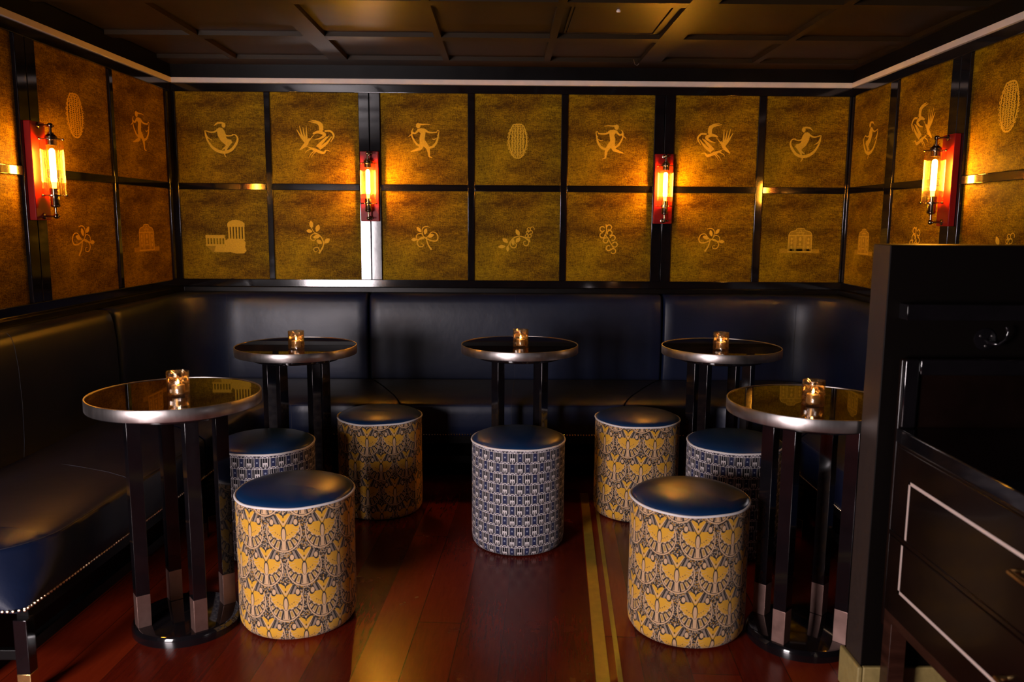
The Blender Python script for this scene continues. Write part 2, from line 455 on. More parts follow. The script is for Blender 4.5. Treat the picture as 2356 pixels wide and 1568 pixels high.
# wall panelling: local x along the wall to the right, local -y into the room
PZ = [(1.0055, 1.5164), (1.5541, 2.0617)]       # the two rows of panels
def frame(name, x0, x1, pans, rz, org, pil):
    b = MB()
    y0, y1 = -0.026, 0.0
    b.box(x0, x1, y0, y1, 2.0617, 2.1074, 0.0025)      # top rail
    b.box(x0, x1, y0, y1, 0.962, 1.0055, 0.0025)       # bottom rail
    xs = sorted(pans); edges = [x0] + [e for p in xs for e in p] + [x1]
    for i in range(0, len(edges), 2):
        a, c = edges[i], edges[i + 1]
        if c - a < 0.004: continue
        if c - a > 0.1 and c != x1 and a != x0:       # a pilaster made of two stiles with a joint
            mid = (a + c) / 2
            b.box(a, mid - 0.0015, y0 - 0.002, y1, 1.0055, 2.0617, 0.0025); b.box(mid + 0.0015, c, y0 - 0.002, y1, 1.0055, 2.0617, 0.0025)
        else: b.box(a, c, y0, y1, 1.0055, 2.0617, 0.003)
    for a, c in xs: b.box(a, c, y0, y1, 1.5164, 1.5541, 0.003)
    o = struct(name, b, M['lacquer']); place(o, rz, org)
    # cornice: black fascia, pale strip
    b = MB(); b.box(x0, x1, -0.03, 0, 2.138, ZC + 0.02, 0.002)
    o = struct(name[:-1] + str(int(name[-1]) + 3), b, M['satin_black']); place(o, rz, org)
    return o
BP = [(-1.8657, -1.3648), (-1.3312, -0.83), (-0.7082, -0.2098), (-0.1705, 0.3238), (0.3627, 0.8562), (0.9714, 1.4525), (1.4943, 1.9702)]
LP = [(-1.351, -0.735), (-0.701, -0.096), (-2.06, -1.488)]
RP = [(0.040, 0.525), (0.608, 1.141), (1.287, 1.86)]
BO, LO, RO = (0, D, 0), (XL, D, 0), (XR, D, 0)
frame('trim_1', XL, XR, BP, 0, BO, None)
frame('trim_2', -2.9, -0.028, LP, RL, LO, None)
frame('trim_3', 0.028, 3.0, RP, RR, RO, None)
def band(name, x0, x1, rz, org, c0=0.0):
    b = MB(); b.box(x0, x1, -0.036, 0.0, 2.1085, 2.137, 0.002)
    return place(struct(name, b, M['strip']), rz, org)
band('trim_10', XL + 0.03, XR - 0.03, 0, BO); band('trim_11', -2.9, -0.03, RL, LO); band('trim_12', 0.03, 3.0, RR, RO)
# sill above the banquette
b = MB()
b.prism([(xwl(2.0), 2.0), (xwl(2.0) + 0.06, 2.0), (xwl(D) + 0.06, D - 0.06), (xwr(D) - 0.06, D - 0.06), (xwr(2.3) - 0.06, 2.3), (xwr(2.3), 2.3), (xwr(D), D), (xwl(D), D)], 0.935, 0.962, 0.002)
struct('trim_7', b, M['satin_black'])

# ------------------------------------------------------------------ printed motifs
def crom(pts, n=7):
    pts = [Vector(p[:2]) for p in pts]
    if len(pts) < 3: return pts
    P = [pts[0] * 2 - pts[1]] + pts + [pts[-1] * 2 - pts[-2]]; out = []
    for i in range(1, len(P) - 2):
        for k in range(n):
            t = k / n; p0, p1, p2, p3 = P[i - 1], P[i], P[i + 1], P[i + 2]
            out.append(0.5 * ((2 * p1) + (p2 - p0) * t + (2 * p0 - 5 * p1 + 4 * p2 - p3) * t * t + (3 * p1 - p0 - 3 * p2 + p3) * t ** 3))
    out.append(P[-2]); return out
def S(pts, w): return ('s', pts, w)
def P(*pts): return ('p', pts)
def Q(*pts): return ('q', pts)
def E(cx, cy, rx, ry, rot=0): return ('e', (cx, cy, rx, ry, rot))
def ring(cx, cy, r, w, a0=0, a1=330):
    return S([(cx + r * math.cos(math.radians(a0 + (a1 - a0) * i / 9)), cy + r * math.sin(math.radians(a0 + (a1 - a0) * i / 9))) for i in range(10)], [w, w * 0.8])
def leaf(cx, cy, l, w, rot):
    pts = []
    for i in range(14):
        a = 2 * PI * i / 14; x = l * math.cos(a); y = w * math.sin(a) * (1 - 0.5 * abs(math.cos(a)) ** 2)
        c, s_ = math.cos(math.radians(rot)), math.sin(math.radians(rot)); pts.append((cx + x * c - y * s_, cy + x * s_ + y * c))
    return ('p', pts)
MOT = {}
MOT['leaper'] = ((397, 395), [E(418, 291, 15, 19), S([(430, 280), (405, 273), (370, 276), (342, 296)], [8, 14, 13, 4]), P((362, 322), (385, 308), (408, 312), (424, 335), (426, 362), (440, 392), (462, 410), (425, 425), (388, 405), (370, 372)),
    S([(372, 326), (345, 342), (315, 345), (275, 334)], [15, 12, 9, 7]), S([(418, 340), (432, 368), (460, 372), (492, 366)], [15, 12, 9, 7]), S([(405, 402), (440, 412), (476, 414)], [36, 32, 22]),
    S([(476, 412), (448, 446), (430, 478), (418, 515), (430, 538)], [24, 20, 16, 9, 5]), S([(400, 400), (438, 440), (425, 462), (400, 478)], [28, 22, 15, 7]),
    S([(270, 332), (276, 375), (292, 415), (325, 462), (370, 490), (420, 498), (468, 482), (503, 445), (524, 400), (512, 368), (482, 360)], [6, 10, 14, 20, 24, 24, 22, 20, 14, 9, 6]), S([(272, 345), (290, 385), (322, 405)], [6, 10, 4])])
MOT['cranes'] = ((1130, 410), [S([(1062, 440), (1020, 390), (986, 335)], [30, 22, 6]), S([(1062, 440), (1028, 380), (1008, 305)], [26, 18, 5]), S([(1062, 440), (1045, 380), (1035, 315)], [26, 18, 5]), S([(1066, 440), (1062, 380), (1062, 308)], [24, 18, 5]),
    S([(1085, 400), (1060, 440), (1030, 470), (1006, 492)], [14, 40, 30, 10]), S([(1080, 420), (1110, 385), (1125, 372)], [14, 7, 3]), S([(1040, 470), (1075, 460)], [10, 4]),
    S([(1175, 345), (1160, 290), (1080, 270)], [34, 26, 5]), S([(1180, 345), (1168, 282), (1096, 260)], [30, 22, 5]), S([(1185, 340), (1180, 290), (1130, 262)], [30, 22, 5]),
    S([(1112, 365), (1160, 352), (1205, 372), (1170, 400), (1130, 410)], [16, 34, 34, 18, 5]), S([(1205, 345), (1250, 345), (1276, 380), (1250, 430)], [18, 20, 20, 6]),
    S([(1160, 480), (1215, 440), (1262, 385)], [34, 26, 6]), S([(1150, 470), (1195, 420), (1240, 380)], [30, 24, 6]), S([(1140, 465), (1180, 425), (1222, 385)], [20, 16, 5]),
    S([(1075, 470), (1130, 492), (1190, 512), (1215, 492), (1246, 500)], [10, 34, 28, 12, 3]), S([(1120, 500), (1095, 520), (1075, 552)], [12, 8, 3]), S([(1130, 505), (1110, 525), (1092, 552)], [10, 6, 3]), S([(1100, 480), (1060, 500), (1045, 520)], [14, 8, 3])])
MOT['runner'] = ((400, 412), [E(354, 299, 18, 21), S([(352, 286), (385, 290), (420, 288), (452, 292)], [14, 10, 7, 3]), P((346, 326), (375, 318), (408, 322), (412, 350), (404, 400), (408, 432), (366, 436), (362, 395), (372, 360)),
    S([(358, 332), (328, 358), (304, 345), (314, 320)], [18, 13, 10, 6]), S([(322, 352), (298, 368), (275, 386)], [10, 8, 4]), S([(402, 330), (440, 350), (498, 350)], [18, 13, 8]), S([(498, 352), (506, 335), (518, 340), (512, 368), (502, 372)], [6, 6, 6, 6, 6]),
    S([(300, 345), (306, 385), (336, 436), (372, 460)], [7, 11, 15, 17]), S([(440, 470), (475, 455), (502, 415), (516, 355)], [18, 18, 16, 7]), S([(462, 400), (480, 404), (500, 392)], [4, 8, 4]),
    S([(385, 425), (372, 470), (335, 486), (294, 500)], [42, 28, 18, 6]), S([(394, 428), (428, 472), (438, 515), (440, 536), (464, 546)], [44, 28, 17, 12, 5])])
def lattice():
    o = [(1090, 294), (1160, 294), (1188, 345), (1198, 420), (1186, 485), (1156, 544), (1098, 544), (1068, 485), (1056, 420), (1066, 345)]
    L = [S(o + [o[0]], [9, 9])]
    for i in range(26):
        a = 2 * PI * i / 26; cx = 1127 + 71 * math.cos(a); cy = 420 + 128 * math.sin(a) * 0.98
        L.append(ring(cx + 4 * math.cos(a), cy, 9, 5))
    for dx in (-44, -22, 0, 22, 44):
        hh = 118 - abs(dx) * 0.7; L.append(S([(1127 + dx + (3 if k % 2 else -3), 420 - hh + 2 * hh * k / 10) for k in range(11)], [9, 9]))
    for k in range(-9, 10):
        w = 60 - abs(k) * 2.6; L.append(S([(1127 - w + 2 * w * j / 8, 420 + k * 12.5 + (4 if j % 2 else -4)) for j in range(9)], [4.2, 4.2]))
    return ((1127, 420), L)
MOT['lattice'] = lattice()
MOT['temple'] = ((425, 1165), [P((265, 1152), (418, 1152), (418, 1177), (265, 1177)), P((265, 1224), (418, 1224), (418, 1238), (265, 1238))] + [P((269 + i * 24, 1175), (279 + i * 24, 1175), (279 + i * 24, 1228), (269 + i * 24, 1228)) for i in range(7)] +
    [P((442, 1085), (442, 1060), (455, 1045), (480, 1034), (512, 1030), (545, 1034), (568, 1045), (581, 1060), (580, 1085))] + [P((448 + i * 23.5, 1080), (460 + i * 23.5, 1080), (460 + i * 23.5, 1188), (448 + i * 23.5, 1188)) for i in range(6)] + [P((440, 1180), (580, 1180), (580, 1192), (440, 1192))] +
    [P((418, 1190), (470, 1182), (560, 1184), (584, 1205), (578, 1245), (588, 1275), (570, 1296), (510, 1298), (450, 1285), (425, 1245))] + [P((328, 1285), (345, 1238), (365, 1232), (420, 1232), (450, 1262), (478, 1287)), Q((265, 1235), (420, 1235), (440, 1290), (320, 1290))])
MOT['sprig'] = ((1140, 1168), [S([(1145, 1296), (1172, 1255), (1184, 1215), (1172, 1175), (1145, 1145), (1110, 1125), (1090, 1090)], [13, 12, 10, 9, 8, 6, 4]), S([(1140, 1142), (1105, 1140), (1082, 1160), (1086, 1185), (1110, 1192), (1122, 1180)], [7, 7, 7, 7, 7, 5]),
    S([(1150, 1275), (1140, 1250), (1112, 1250), (1104, 1270), (1120, 1283), (1134, 1272)], [8, 7, 6, 6, 5, 4]), leaf(1090, 1065, 30, 16, 85), leaf(1140, 1095, 30, 18, -70), leaf(1073, 1118, 24, 15, 8), leaf(1131, 1162, 30, 15, -12), leaf(1150, 1203, 26, 17, 35), leaf(1212, 1195, 28, 18, -40), S([(1182, 1225), (1200, 1205)], [5, 4])])
MOT['bow'] = ((400, 1170), [S([(452, 1263), (428, 1228), (416, 1195), (410, 1165)], [14, 11, 9, 7]), S([(400, 1168), (450, 1190), (492, 1190), (505, 1160), (488, 1128), (455, 1122), (430, 1148), (412, 1168)], [8, 9, 10, 9, 7, 6, 6, 6]), S([(410, 1168), (375, 1166), (345, 1182), (322, 1188)], [8, 8, 7, 6]),
    S([(395, 1166), (372, 1135), (340, 1140), (330, 1165), (340, 1182)], [6, 6, 6, 6, 5]), S([(385, 1148), (376, 1115), (385, 1088), (410, 1077), (440, 1084)], [5, 6, 7, 7, 4]), S([(390, 1172), (352, 1182), (337, 1208), (352, 1236), (380, 1238), (386, 1220), (368, 1212)], [7, 7, 8, 8, 7, 5, 4]),
    leaf(352, 1102, 26, 14, 50), leaf(405, 1116, 26, 14, -75), leaf(312, 1182, 22, 14, 0), leaf(447, 1150, 28, 15, -20)])
MOT['vine'] = ((1120, 1170), [S([(1226, 1192), (1190, 1165), (1150, 1150), (1110, 1155), (1075, 1180), (1055, 1215), (1044, 1240)], [14, 11, 9, 8, 7, 6, 4]), leaf(1024, 1185, 28, 16, 35), leaf(996, 1234, 30, 15, -5), leaf(1045, 1250, 24, 13, 90), leaf(1125, 1120, 28, 16, 60), leaf(1128, 1180, 28, 16, -50), leaf(1088, 1196, 28, 14, 85),
    S([(1068, 1190), (1066, 1222), (1084, 1242), (1108, 1238), (1116, 1218), (1104, 1204)], [7, 8, 9, 8, 6, 4]), S([(1216, 1190), (1214, 1212), (1196, 1226), (1176, 1215), (1176, 1192), (1194, 1188)], [7, 7, 8, 7, 6, 4]), S([(1215, 1185), (1208, 1140), (1212, 1095)], [5, 5, 4])] +
    [ring(cx, cy, r, 6, a, a + 300) for cx, cy, r, a in ((1244, 1091, 16, 90), (1215, 1094, 13, 40), (1206, 1120, 11, 60), (1233, 1118, 13, 200), (1197, 1148, 11, 10), (1224, 1147, 12, 160), (1213, 1168, 11, 220))])
MOT['curls'] = ((1822, 1200), [S([(1800, 1080), (1806, 1130), (1800, 1165), (1822, 1195), (1838, 1225), (1858, 1255), (1868, 1280)], [8, 8, 8, 8, 8, 8, 7])] + [ring(cx, cy, 20, 10, a, a + 300) for cx, cy, a in ((1826, 1105, 180), (1772, 1118, 30), (1773, 1168, -20), (1832, 1150, 150), (1858, 1188, 180), (1800, 1208, -10), (1876, 1242, 200), (1826, 1270, 10), (1864, 1294, 210))])
MOT['pavilion'] = ((1068, 1172), [Q((968, 1130), (985, 1102), (1030, 1086), (1068, 1075), (1106, 1086), (1150, 1102), (1168, 1130), (1168, 1262), (968, 1262)), S([(968, 1130), (985, 1103), (1028, 1090), (1035, 1078), (1068, 1074), (1101, 1078), (1108, 1090), (1150, 1103), (1168, 1130)], [6, 6]), P((966, 1128), (1170, 1128), (1170, 1135), (966, 1135)), P((966, 1256), (1170, 1256), (1170, 1265), (966, 1265))] +
    [P((x, 1132), (x + w, 1132), (x + w, 1260), (x, 1260)) for x, w in ((966, 7), (980, 3), (1012, 3), (1022, 3), (1030, 6), (1040, 3), (1098, 3), (1105, 6), (1114, 3), (1124, 3), (1155, 3), (1163, 7))] + [P((1045, 1220), (1092, 1220), (1092, 1227), (1045, 1227)), P((1030, 1106), (1106, 1106), (1106, 1111), (1030, 1111)), ring(1068, 1098, 10, 5), ring(1048, 1118, 8, 4), ring(1088, 1118, 8, 4)] +
    [leaf(x, y, 14, 9, 90) for x in (998, 1140) for y in (1160, 1190, 1225)] + [leaf(1068, 1160, 18, 12, 90), leaf(1068, 1200, 12, 10, 90), Q((900, 1240), (1240, 1240), (1240, 1272), (900, 1272))])
MOT['cranes'] = (MOT['cranes'][0], [('s', i[1], [q * 0.72 for q in i[2]]) for i in MOT['cranes'][1]])
KPX = 1 / 3.409 * 0.502 / 203.5
def motif(kind, flip=1, sx=1.0):
    (ox, oy), items = MOT[kind]; b = MB(); lay = [0]
    def T(p): return ((p[0] - ox) * KPX * flip * sx, (oy - p[1]) * KPX)
    def face(pts):
        lay[0] += 1; y = -0.0006 - lay[0] * 0.000025
        if b.mi == 1: y = -0.0003
        vs = [b.bm.verts.new((p[0], y, p[1])) for p in pts]
        f = b._f(vs)
        if f: f.normal_update()
    for it in items:
        b.mi = 0
        if it[0] in 'pq':
            b.mi = 1 if it[0] == 'q' else 0; face([T(p) for p in it[1]])
        elif it[0] == 'e':
            cx, cy, rx, ry, ro = it[1]; face([T((cx + rx * math.cos(2 * PI * i / 16), cy + ry * math.sin(2 * PI * i / 16))) for i in range(16)])
        else:
            c = crom(it[1]); w = it[2]; n = len(c); Lf, Rt = [], []
            for i, p in enumerate(c):
                a = c[max(i - 1, 0)]; z = c[min(i + 1, n - 1)]; d = (z - a)
                if d.length == 0: d = Vector((1, 0))
                d.normalize(); q = i / (n - 1) * (len(w) - 1); j = min(int(q), len(w) - 2); ww = (w[j] + (w[j + 1] - w[j]) * (q - j)) / 2
                nn = Vector((-d.y, d.x)) * ww; Lf.append(T(p + nn)); Rt.append(T(p - nn))
            lay[0] += 1; y = -0.0006 - lay[0] * 0.000025
            for i in range(n - 1):
                vs = [b.bm.verts.new((q[0], y, q[1])) for q in (Lf[i], Lf[i + 1], Rt[i + 1], Rt[i])]; b._f(vs)
    return b
def panel(kind, x0, x1, row, rz, org, label, flip=1):
    z0, z1 = PZ[row]; cx, cz = (x0 + x1) / 2, (z0 + z1) / 2
    base = Matrix.Translation(org) @ Matrix.Rotation(rz, 4, 'Z') @ Vector((cx, -0.012, cz))
    t_ = thing('gilded_panel', label, 'panel', base, rz, 'gilded panels set in the black wall frames')
    b = MB(); hw, hh = (x1 - x0) / 2 + 0.004, (z1 - z0) / 2 + 0.004
    b.box(-hw, hw, 0.0, 0.0115, -hh, hh); b.build('panel_sheet', M['parchment'], t_)
    mb = motif(kind, flip, (x1 - x0) / 0.50)
    dz = {0: 0.0, 1: 0.0}[row]
    o = mb.build('printed_motif', [M['motif'], M['motif_soft']], t_, weld=False); o.location = ((0.0), 0, -0.005 if row else -0.013)
    return t_
NM_ = {'leaper': 'leaping dancer with a scarf', 'cranes': 'circle of three cranes', 'runner': 'running dancer with a scarf', 'lattice': 'lacy oval lattice', 'temple': 'temple and colonnade', 'sprig': 'leafy sprig', 'bow': 'bow of curling leaves', 'vine': 'vine with leaves and tendrils', 'curls': 'hanging cluster of curls', 'pavilion': 'domed pavilion'}
def lab(kind, where): return ('gold wall panel with %s, %s' % (NM_[kind], where))
bk_up = ['leaper', 'cranes', 'runner', 'lattice', 'runner', 'cranes', 'leaper']; bk_lo = ['temple', 'sprig', 'bow', 'vine', 'curls', 'bow', 'pavilion']
wh_up = ['back wall beside left corner', 'back wall left of first lamp', 'back wall right of first lamp', 'top middle of back wall', 'back wall left of second lamp', 'back wall right of second lamp', 'back wall beside right corner']
wh_lo = ['lower back wall by left corner', 'lower back wall left of first lamp', 'lower back wall right of first lamp', 'lower middle of back wall', 'lower back wall left of second lamp', 'lower back wall right of second lamp', 'lower back wall by right corner']
for i, (x0, x1) in enumerate(BP):
    fl = -1 if i >= 4 else 1
    panel(bk_up[i], x0, x1, 1, 0, BO, lab(bk_up[i], wh_up[i]), fl)
    panel(bk_lo[i], x0, x1, 0, 0, BO, lab(bk_lo[i], wh_lo[i]), 1 if bk_lo[i] == 'curls' else fl)
panel('lattice', *LP[0], 1, RL, LO, lab('lattice', 'upper left wall beside the lamp'))
panel('runner', *LP[1], 1, RL, LO, lab('runner', 'upper left wall by the corner'))
panel('bow', *LP[0], 0, RL, LO, lab('bow', 'lower left wall under the lattice'), -1)
panel('pavilion', *LP[1], 0, RL, LO, lab('pavilion', 'lower left wall by the corner'))
panel('cranes', *LP[2], 1, RL, LO, 'upper gold wall panel cut off by the left edge of the photo')
panel('sprig', *LP[2], 0, RL, LO, 'lower gold wall panel cut off by the left edge of the photo')
panel('leaper', *RP[0], 1, RR, RO, lab('leaper', 'upper right wall by the corner'), -1)
panel('cranes', *RP[1], 1, RR, RO, lab('cranes', 'right wall behind the lamp'), -1)
panel('lattice', *RP[2], 1, RR, RO, lab('lattice', 'right wall at the right edge of the photo'))
panel('pavilion', *RP[0], 0, RR, RO, lab('pavilion', 'lower right wall by the corner, half hidden'))
panel('curls', *RP[1], 0, RR, RO, lab('curls', 'lower right wall behind the partition'), -1)
panel('vine', *RP[2], 0, RR, RO, lab('vine', 'lower right wall above the partition'))

# ------------------------------------------------------------------ wall lamps
def make_sconce(label):
    t_ = thing('wall_sconce', label, 'wall lamp', group='fluted glass wall lamps on red plates')
    # local: wall behind at y=0, room towards -y, z=0 at the plate's bottom
    b = MB(); b.box(-0.0525, 0.0525, -0.028, 0, 0, 0.393, 0.003); pl_ = b.build('backplate', M['redplate'], t_)
    ay = -0.079
    for z in (0.017, 0.378):
        b = MB(); b.tube([(0, -0.027, z), (0, -0.032, z), (0, -0.034, z)], [0.013, 0.013, 0.008], 16)
        b.tube([(0, -0.03, z), (0, ay, z)], 0.0045, 10)
        b.sphere((0, ay, z), 0.011, 14, 8); b.tube([(0.011, ay, z), (0.019, ay, z)], [0.004, 0.003], 8); b.sphere((0.021, ay, z), 0.0045, 10, 6)
        b.build('arm', M['bronze'], t_)
    b = MB(); b.lathe([(0, 0.378), (0.0055, 0.378), (0.0055, 0.352), (0.012, 0.350), (0.012, 0.345), (0.017, 0.341), (0.023, 0.335), (0.024, 0.328), (0.033, 0.326), (0.046, 0.325), (0.046, 0.321), (0.02, 0.320), (0.02, 0.30), (0.0, 0.30)], 28, (0, ay, 0))
    for k in range(3):
        a = 2 * PI * k / 3 + 0.5; b.sphere((0.049 * math.cos(a), ay + 0.049 * math.sin(a), 0.323), 0.0045, 8, 6)
    b.build('top_cap', M['bronze'], t_)
    b = MB(); seg = 288; rows = []
    for i in range(seg):
        a = 2 * PI * i / seg; r = 0.0418 + 0.0016 * math.cos(a * 24)
        rows.append([(r * math.cos(a), ay + r * math.sin(a), z) for z in (0.098, 0.15, 0.2, 0.25, 0.322)])
    b.grid(rows, closed_u=True); b.build('fluted_glass_tube', M['fluted'], t_)
    b = MB(); b.lathe([(0, 0.017), (0.0055, 0.02), (0.0055, 0.05), (0.011, 0.052), (0.018, 0.056), (0.019, 0.062), (0.017, 0.066), (0.017, 0.096), (0.028, 0.098), (0.047, 0.098), (0.047, 0.102), (0.019, 0.103), (0.019, 0.128), (0.014, 0.130), (0, 0.130)], 28, (0, ay, 0))
    for k in range(3):
        a = 2 * PI * k / 3 + 0.5; b.sphere((0.050 * math.cos(a), ay + 0.050 * math.sin(a), 0.100), 0.0045, 8, 6)
    b.build('socket', M['bronze'], t_)
    b = MB(); b.mi = 0
    b.lathe([(0, 0.288), (0.006, 0.2865), (0.0105, 0.280), (0.0115, 0.265), (0.0115, 0.168), (0.011, 0.160), (0.010, 0.154)], 20, (0, ay, 0)); b.mi = 1
    b.lathe([(0.010, 0.154), (0.0085, 0.140), (0.0085, 0.130)], 20, (0, ay, 0)); b.build('bulb', [M['bulb'], M['bulb_neck']], t_)
    return t_
sc = make_sconce('red plated wall lamp on the back wall, the left of its pair')
def setloc(o, rz, org, lx, z, ly=-0.028):
    p = Matrix.Translation(org) @ Matrix.Rotation(rz, 4, 'Z') @ Vector((lx, ly, z)); o.location = p; o.rotation_euler = (0, 0, rz)
setloc(sc, 0, BO, -0.769, 1.343)
for lbl, rz, org, lx in (('red plated wall lamp on the back wall, the right of its pair', 0, BO, 0.914), ('red plated wall lamp on the left wall, seen from the side', RL, LO, -1.4195), ('red plated wall lamp on the right wall above the partition', RR, RO, 1.214)):
    c_ = copy_tree(sc); c_['label'] = lbl; setloc(c_, rz, org, lx, 1.340)

# ------------------------------------------------------------------ banquettes
# stations: (front point of the seat, back point = face of the backrest, outer point on the wall)
FX0, FY = -1.325, 4.085         # left front line at y=2.16; back front line
def lfx(y): return FX0 + 0.055 * (y - 2.16)
RFX = 1.285
BO_ = 0.135                     # backrest thickness
YB = D - BO_
def stations():
    st = []
    cf = (lfx(3.8) + 0.24, FY - 0.24); Rb = 0.30
    cb = (xwl(4.4) + BO_ + Rb, YB - Rb)
    def lerp(a, b_, n): return [a + (b_ - a) * i / n for i in range(n + 1)]
    for i, y in enumerate(lerp(2.16, cf[1], 14)):
        yb = 2.16 + (cb[1] - 2.16) * i / 14
        st.append(((lfx(y), y), (xwl(yb) + BO_, yb), (xwl(yb), yb), 'L'))
    for i in range(1, 10):
        a = PI / 2 * i / 10; n = (-math.cos(a), math.sin(a))
        p = (cb[0] + Rb * n[0], cb[1] + Rb * n[1])
        tx = (xwl(4.7) - cb[0]) / n[0]; ty = (D - cb[1]) / n[1]; q = min(tx, ty)
        st.append(((cf[0] + 0.24 * n[0], cf[1] + 0.24 * n[1]), p, (cb[0] + q * n[0], cb[1] + q * n[1]), 'CL'))
    cfr = (RFX - 0.24, FY - 0.24); cbr = (xwr(4.4) - BO_ - Rb, YB - Rb)
    for i, s in enumerate(lerp(0, 1, 24)):
        xf = cf[0] + (cfr[0] - cf[0]) * s; xb = cb[0] + (cbr[0] - cb[0]) * s
        st.append(((xf, FY), (xb, YB), (xb, D), 'B'))
    for i in range(1, 10):
        a = PI / 2 * (1 - i / 10); n = (math.cos(a), math.sin(a))
        p = (cbr[0] + Rb * n[0], cbr[1] + Rb * n[1])
        tx = (xwr(4.7) - cbr[0]) / n[0]; ty = (D - cbr[1]) / n[1]; q = min(tx, ty)
        st.append(((cfr[0] + 0.24 * n[0], cfr[1] + 0.24 * n[1]), p, (cbr[0] + q * n[0], cbr[1] + q * n[1]), 'CR'))
    for i, s in enumerate(lerp(0, 1, 14)):
        y = cfr[1] + (2.42 - cfr[1]) * s; yb = cbr[1] + (2.42 - cbr[1]) * s
        st.append(((RFX, y), (xwr(yb) - BO_, yb), (xwr(yb), yb), 'R'))
    return st
ST = stations()
def interp(u):
    i = min(int(u), len(ST) - 2); f = u - i
    return [Vector(ST[i][k]).lerp(Vector(ST[i + 1][k]), f) for k in range(3)]
def find(key, idx, val, lo, hi):
    """station parameter where point key's coordinate idx passes val"""
    u = lo; best = (9, lo)
    while u <= hi:
        d = abs(interp(u)[key][idx] - val)
        if d < best[0]: best = (d, u)
        u += 0.01
    return best[1]
ZN, ZS = 0.265, 0.452           # underside with the nails; seat height
SEATP = [(0.030, ZN, 0), (0.004, ZN, 0), (0.0, ZN + 0.006, 0), (-0.006, 0.32, 0), (-0.008, 0.38, 0), (-0.006, 0.418, 0), (-0.001, 0.427, 0), (0.004, 0.431, 0), (0.022, 0.4375, 0), (0.055, 0.4455, 0), (0.13, 0.4530, 0)]
def seat_section(u, ins=0.0, drop=0.0):
    f, bk, w = interp(u); d = (bk - f); L = d.length; n = d / L
    pts = []
    for a, z, _ in SEATP: q = f + n * (a + ins * 0.4); pts.append((q.x, q.y, z - drop * (1 if z > 0.42 else 0)))
    for fr, z in ((0.5, 0.456), (0.8, 0.452), (0.95, 0.443), (1.0, 0.430)):
        q = f + n * (L * fr); pts.append((q.x, q.y, z - drop))
    q = f + n * L; pts.append((q.x, q.y, ZN))
    return pts
def back_section(u, k=1.0, ins=0.0):
    f, bk, w = interp(u); d = (bk - w); n = d.normalized(); T_ = BO_
    pts = [(w.x, w.y, 0.40)]
    for a, z in ((0.000, 0.41), (0.004, 0.44), (0.012, 0.52), (0.016, 0.66), (0.012, 0.80), (0.003, 0.88), (-0.006, 0.912), (-0.022, 0.930), (-0.045, 0.9345)):
        q = bk + n * (a * k - ins); pts.append((q.x, q.y, z - ins))
    pts.append((w.x, w.y, 0.9345 - ins)); return pts
def ulist(u0, u1, step=0.5):
    n = max(2, int((u1 - u0) / step)); return [u0 + (u1 - u0) * i / n for i in range(n + 1)]
def lofted(sec, u0, u1, gap=0.05):
    us = ulist(u0 + gap, u1 - gap); rows = []
    e = 0.11
    rows.append(sec(us[0], ins=0.010)); rows.append(sec(us[0] + e * 0.25, ins=0.004))
    rows += [sec(u) for u in [us[0] + e * 0.8] + us[1:-1] + [us[-1] - e * 0.8]]
    rows.append(sec(us[-1] - e * 0.25, ins=0.004)); rows.append(sec(us[-1], ins=0.010))
    b = MB(); b.grid(rows, closed_v=True, caps=True); return b
def end_outline(u1, r, a, z):
    """plan outline of the left bench's seat with a rounded near end"""
    out = []
    uc = (r + 0.004) / ((ST[14][0][1] - 2.16) / 14)
    for i in range(25):
        f, bk, w = interp((u1 - 0.05) + (uc - u1 + 0.05) * i / 24); n = (bk - f).normalized(); out.append((f.x + n.x * a, f.y + n.y * a, z))
    cx, cy = lfx(2.16 + r) - r, 2.16 + r; rr = r - a
    for i in range(0, 13):
        g = -PI / 2 * i / 12; out.append((cx + rr * math.cos(g) , cy + rr * math.sin(g), z))
    xw = xwl(2.16) + BO_
    for i in range(1, 9): out.append((cx + (xw - cx) * i / 8, 2.16 + a, z))
    for u in ulist(0.6, u1 - 0.05, 1.0):
        f, bk, w = interp(u); out.append((bk.x, bk.y, z))
    return out
def end_seat(u1):
    b = MB(); rows = []
    RA = lambda z: 0.035 + 0.20 * min(1, max(0, (z - ZN) / 0.11)) ** 0.8
    for a, z, _ in SEATP: rows.append(end_outline(u1, max(RA(z), a + 0.01), a, z))
    rows.append(end_outline(u1, 0.26, 0.215, 0.4555))
    b.grid(rows, closed_v=True); b._f([b.bm.verts[i] for i in ()]) if 0 else None
    n = len(rows[0]); b.bm.verts.ensure_lookup_table(); top = [b.bm.verts[len(b.bm.verts) - n + i] for i in range(n)]; b._f(top)
    bot = [b.bm.verts[i] for i in range(n)]; b._f(bot)
    return b
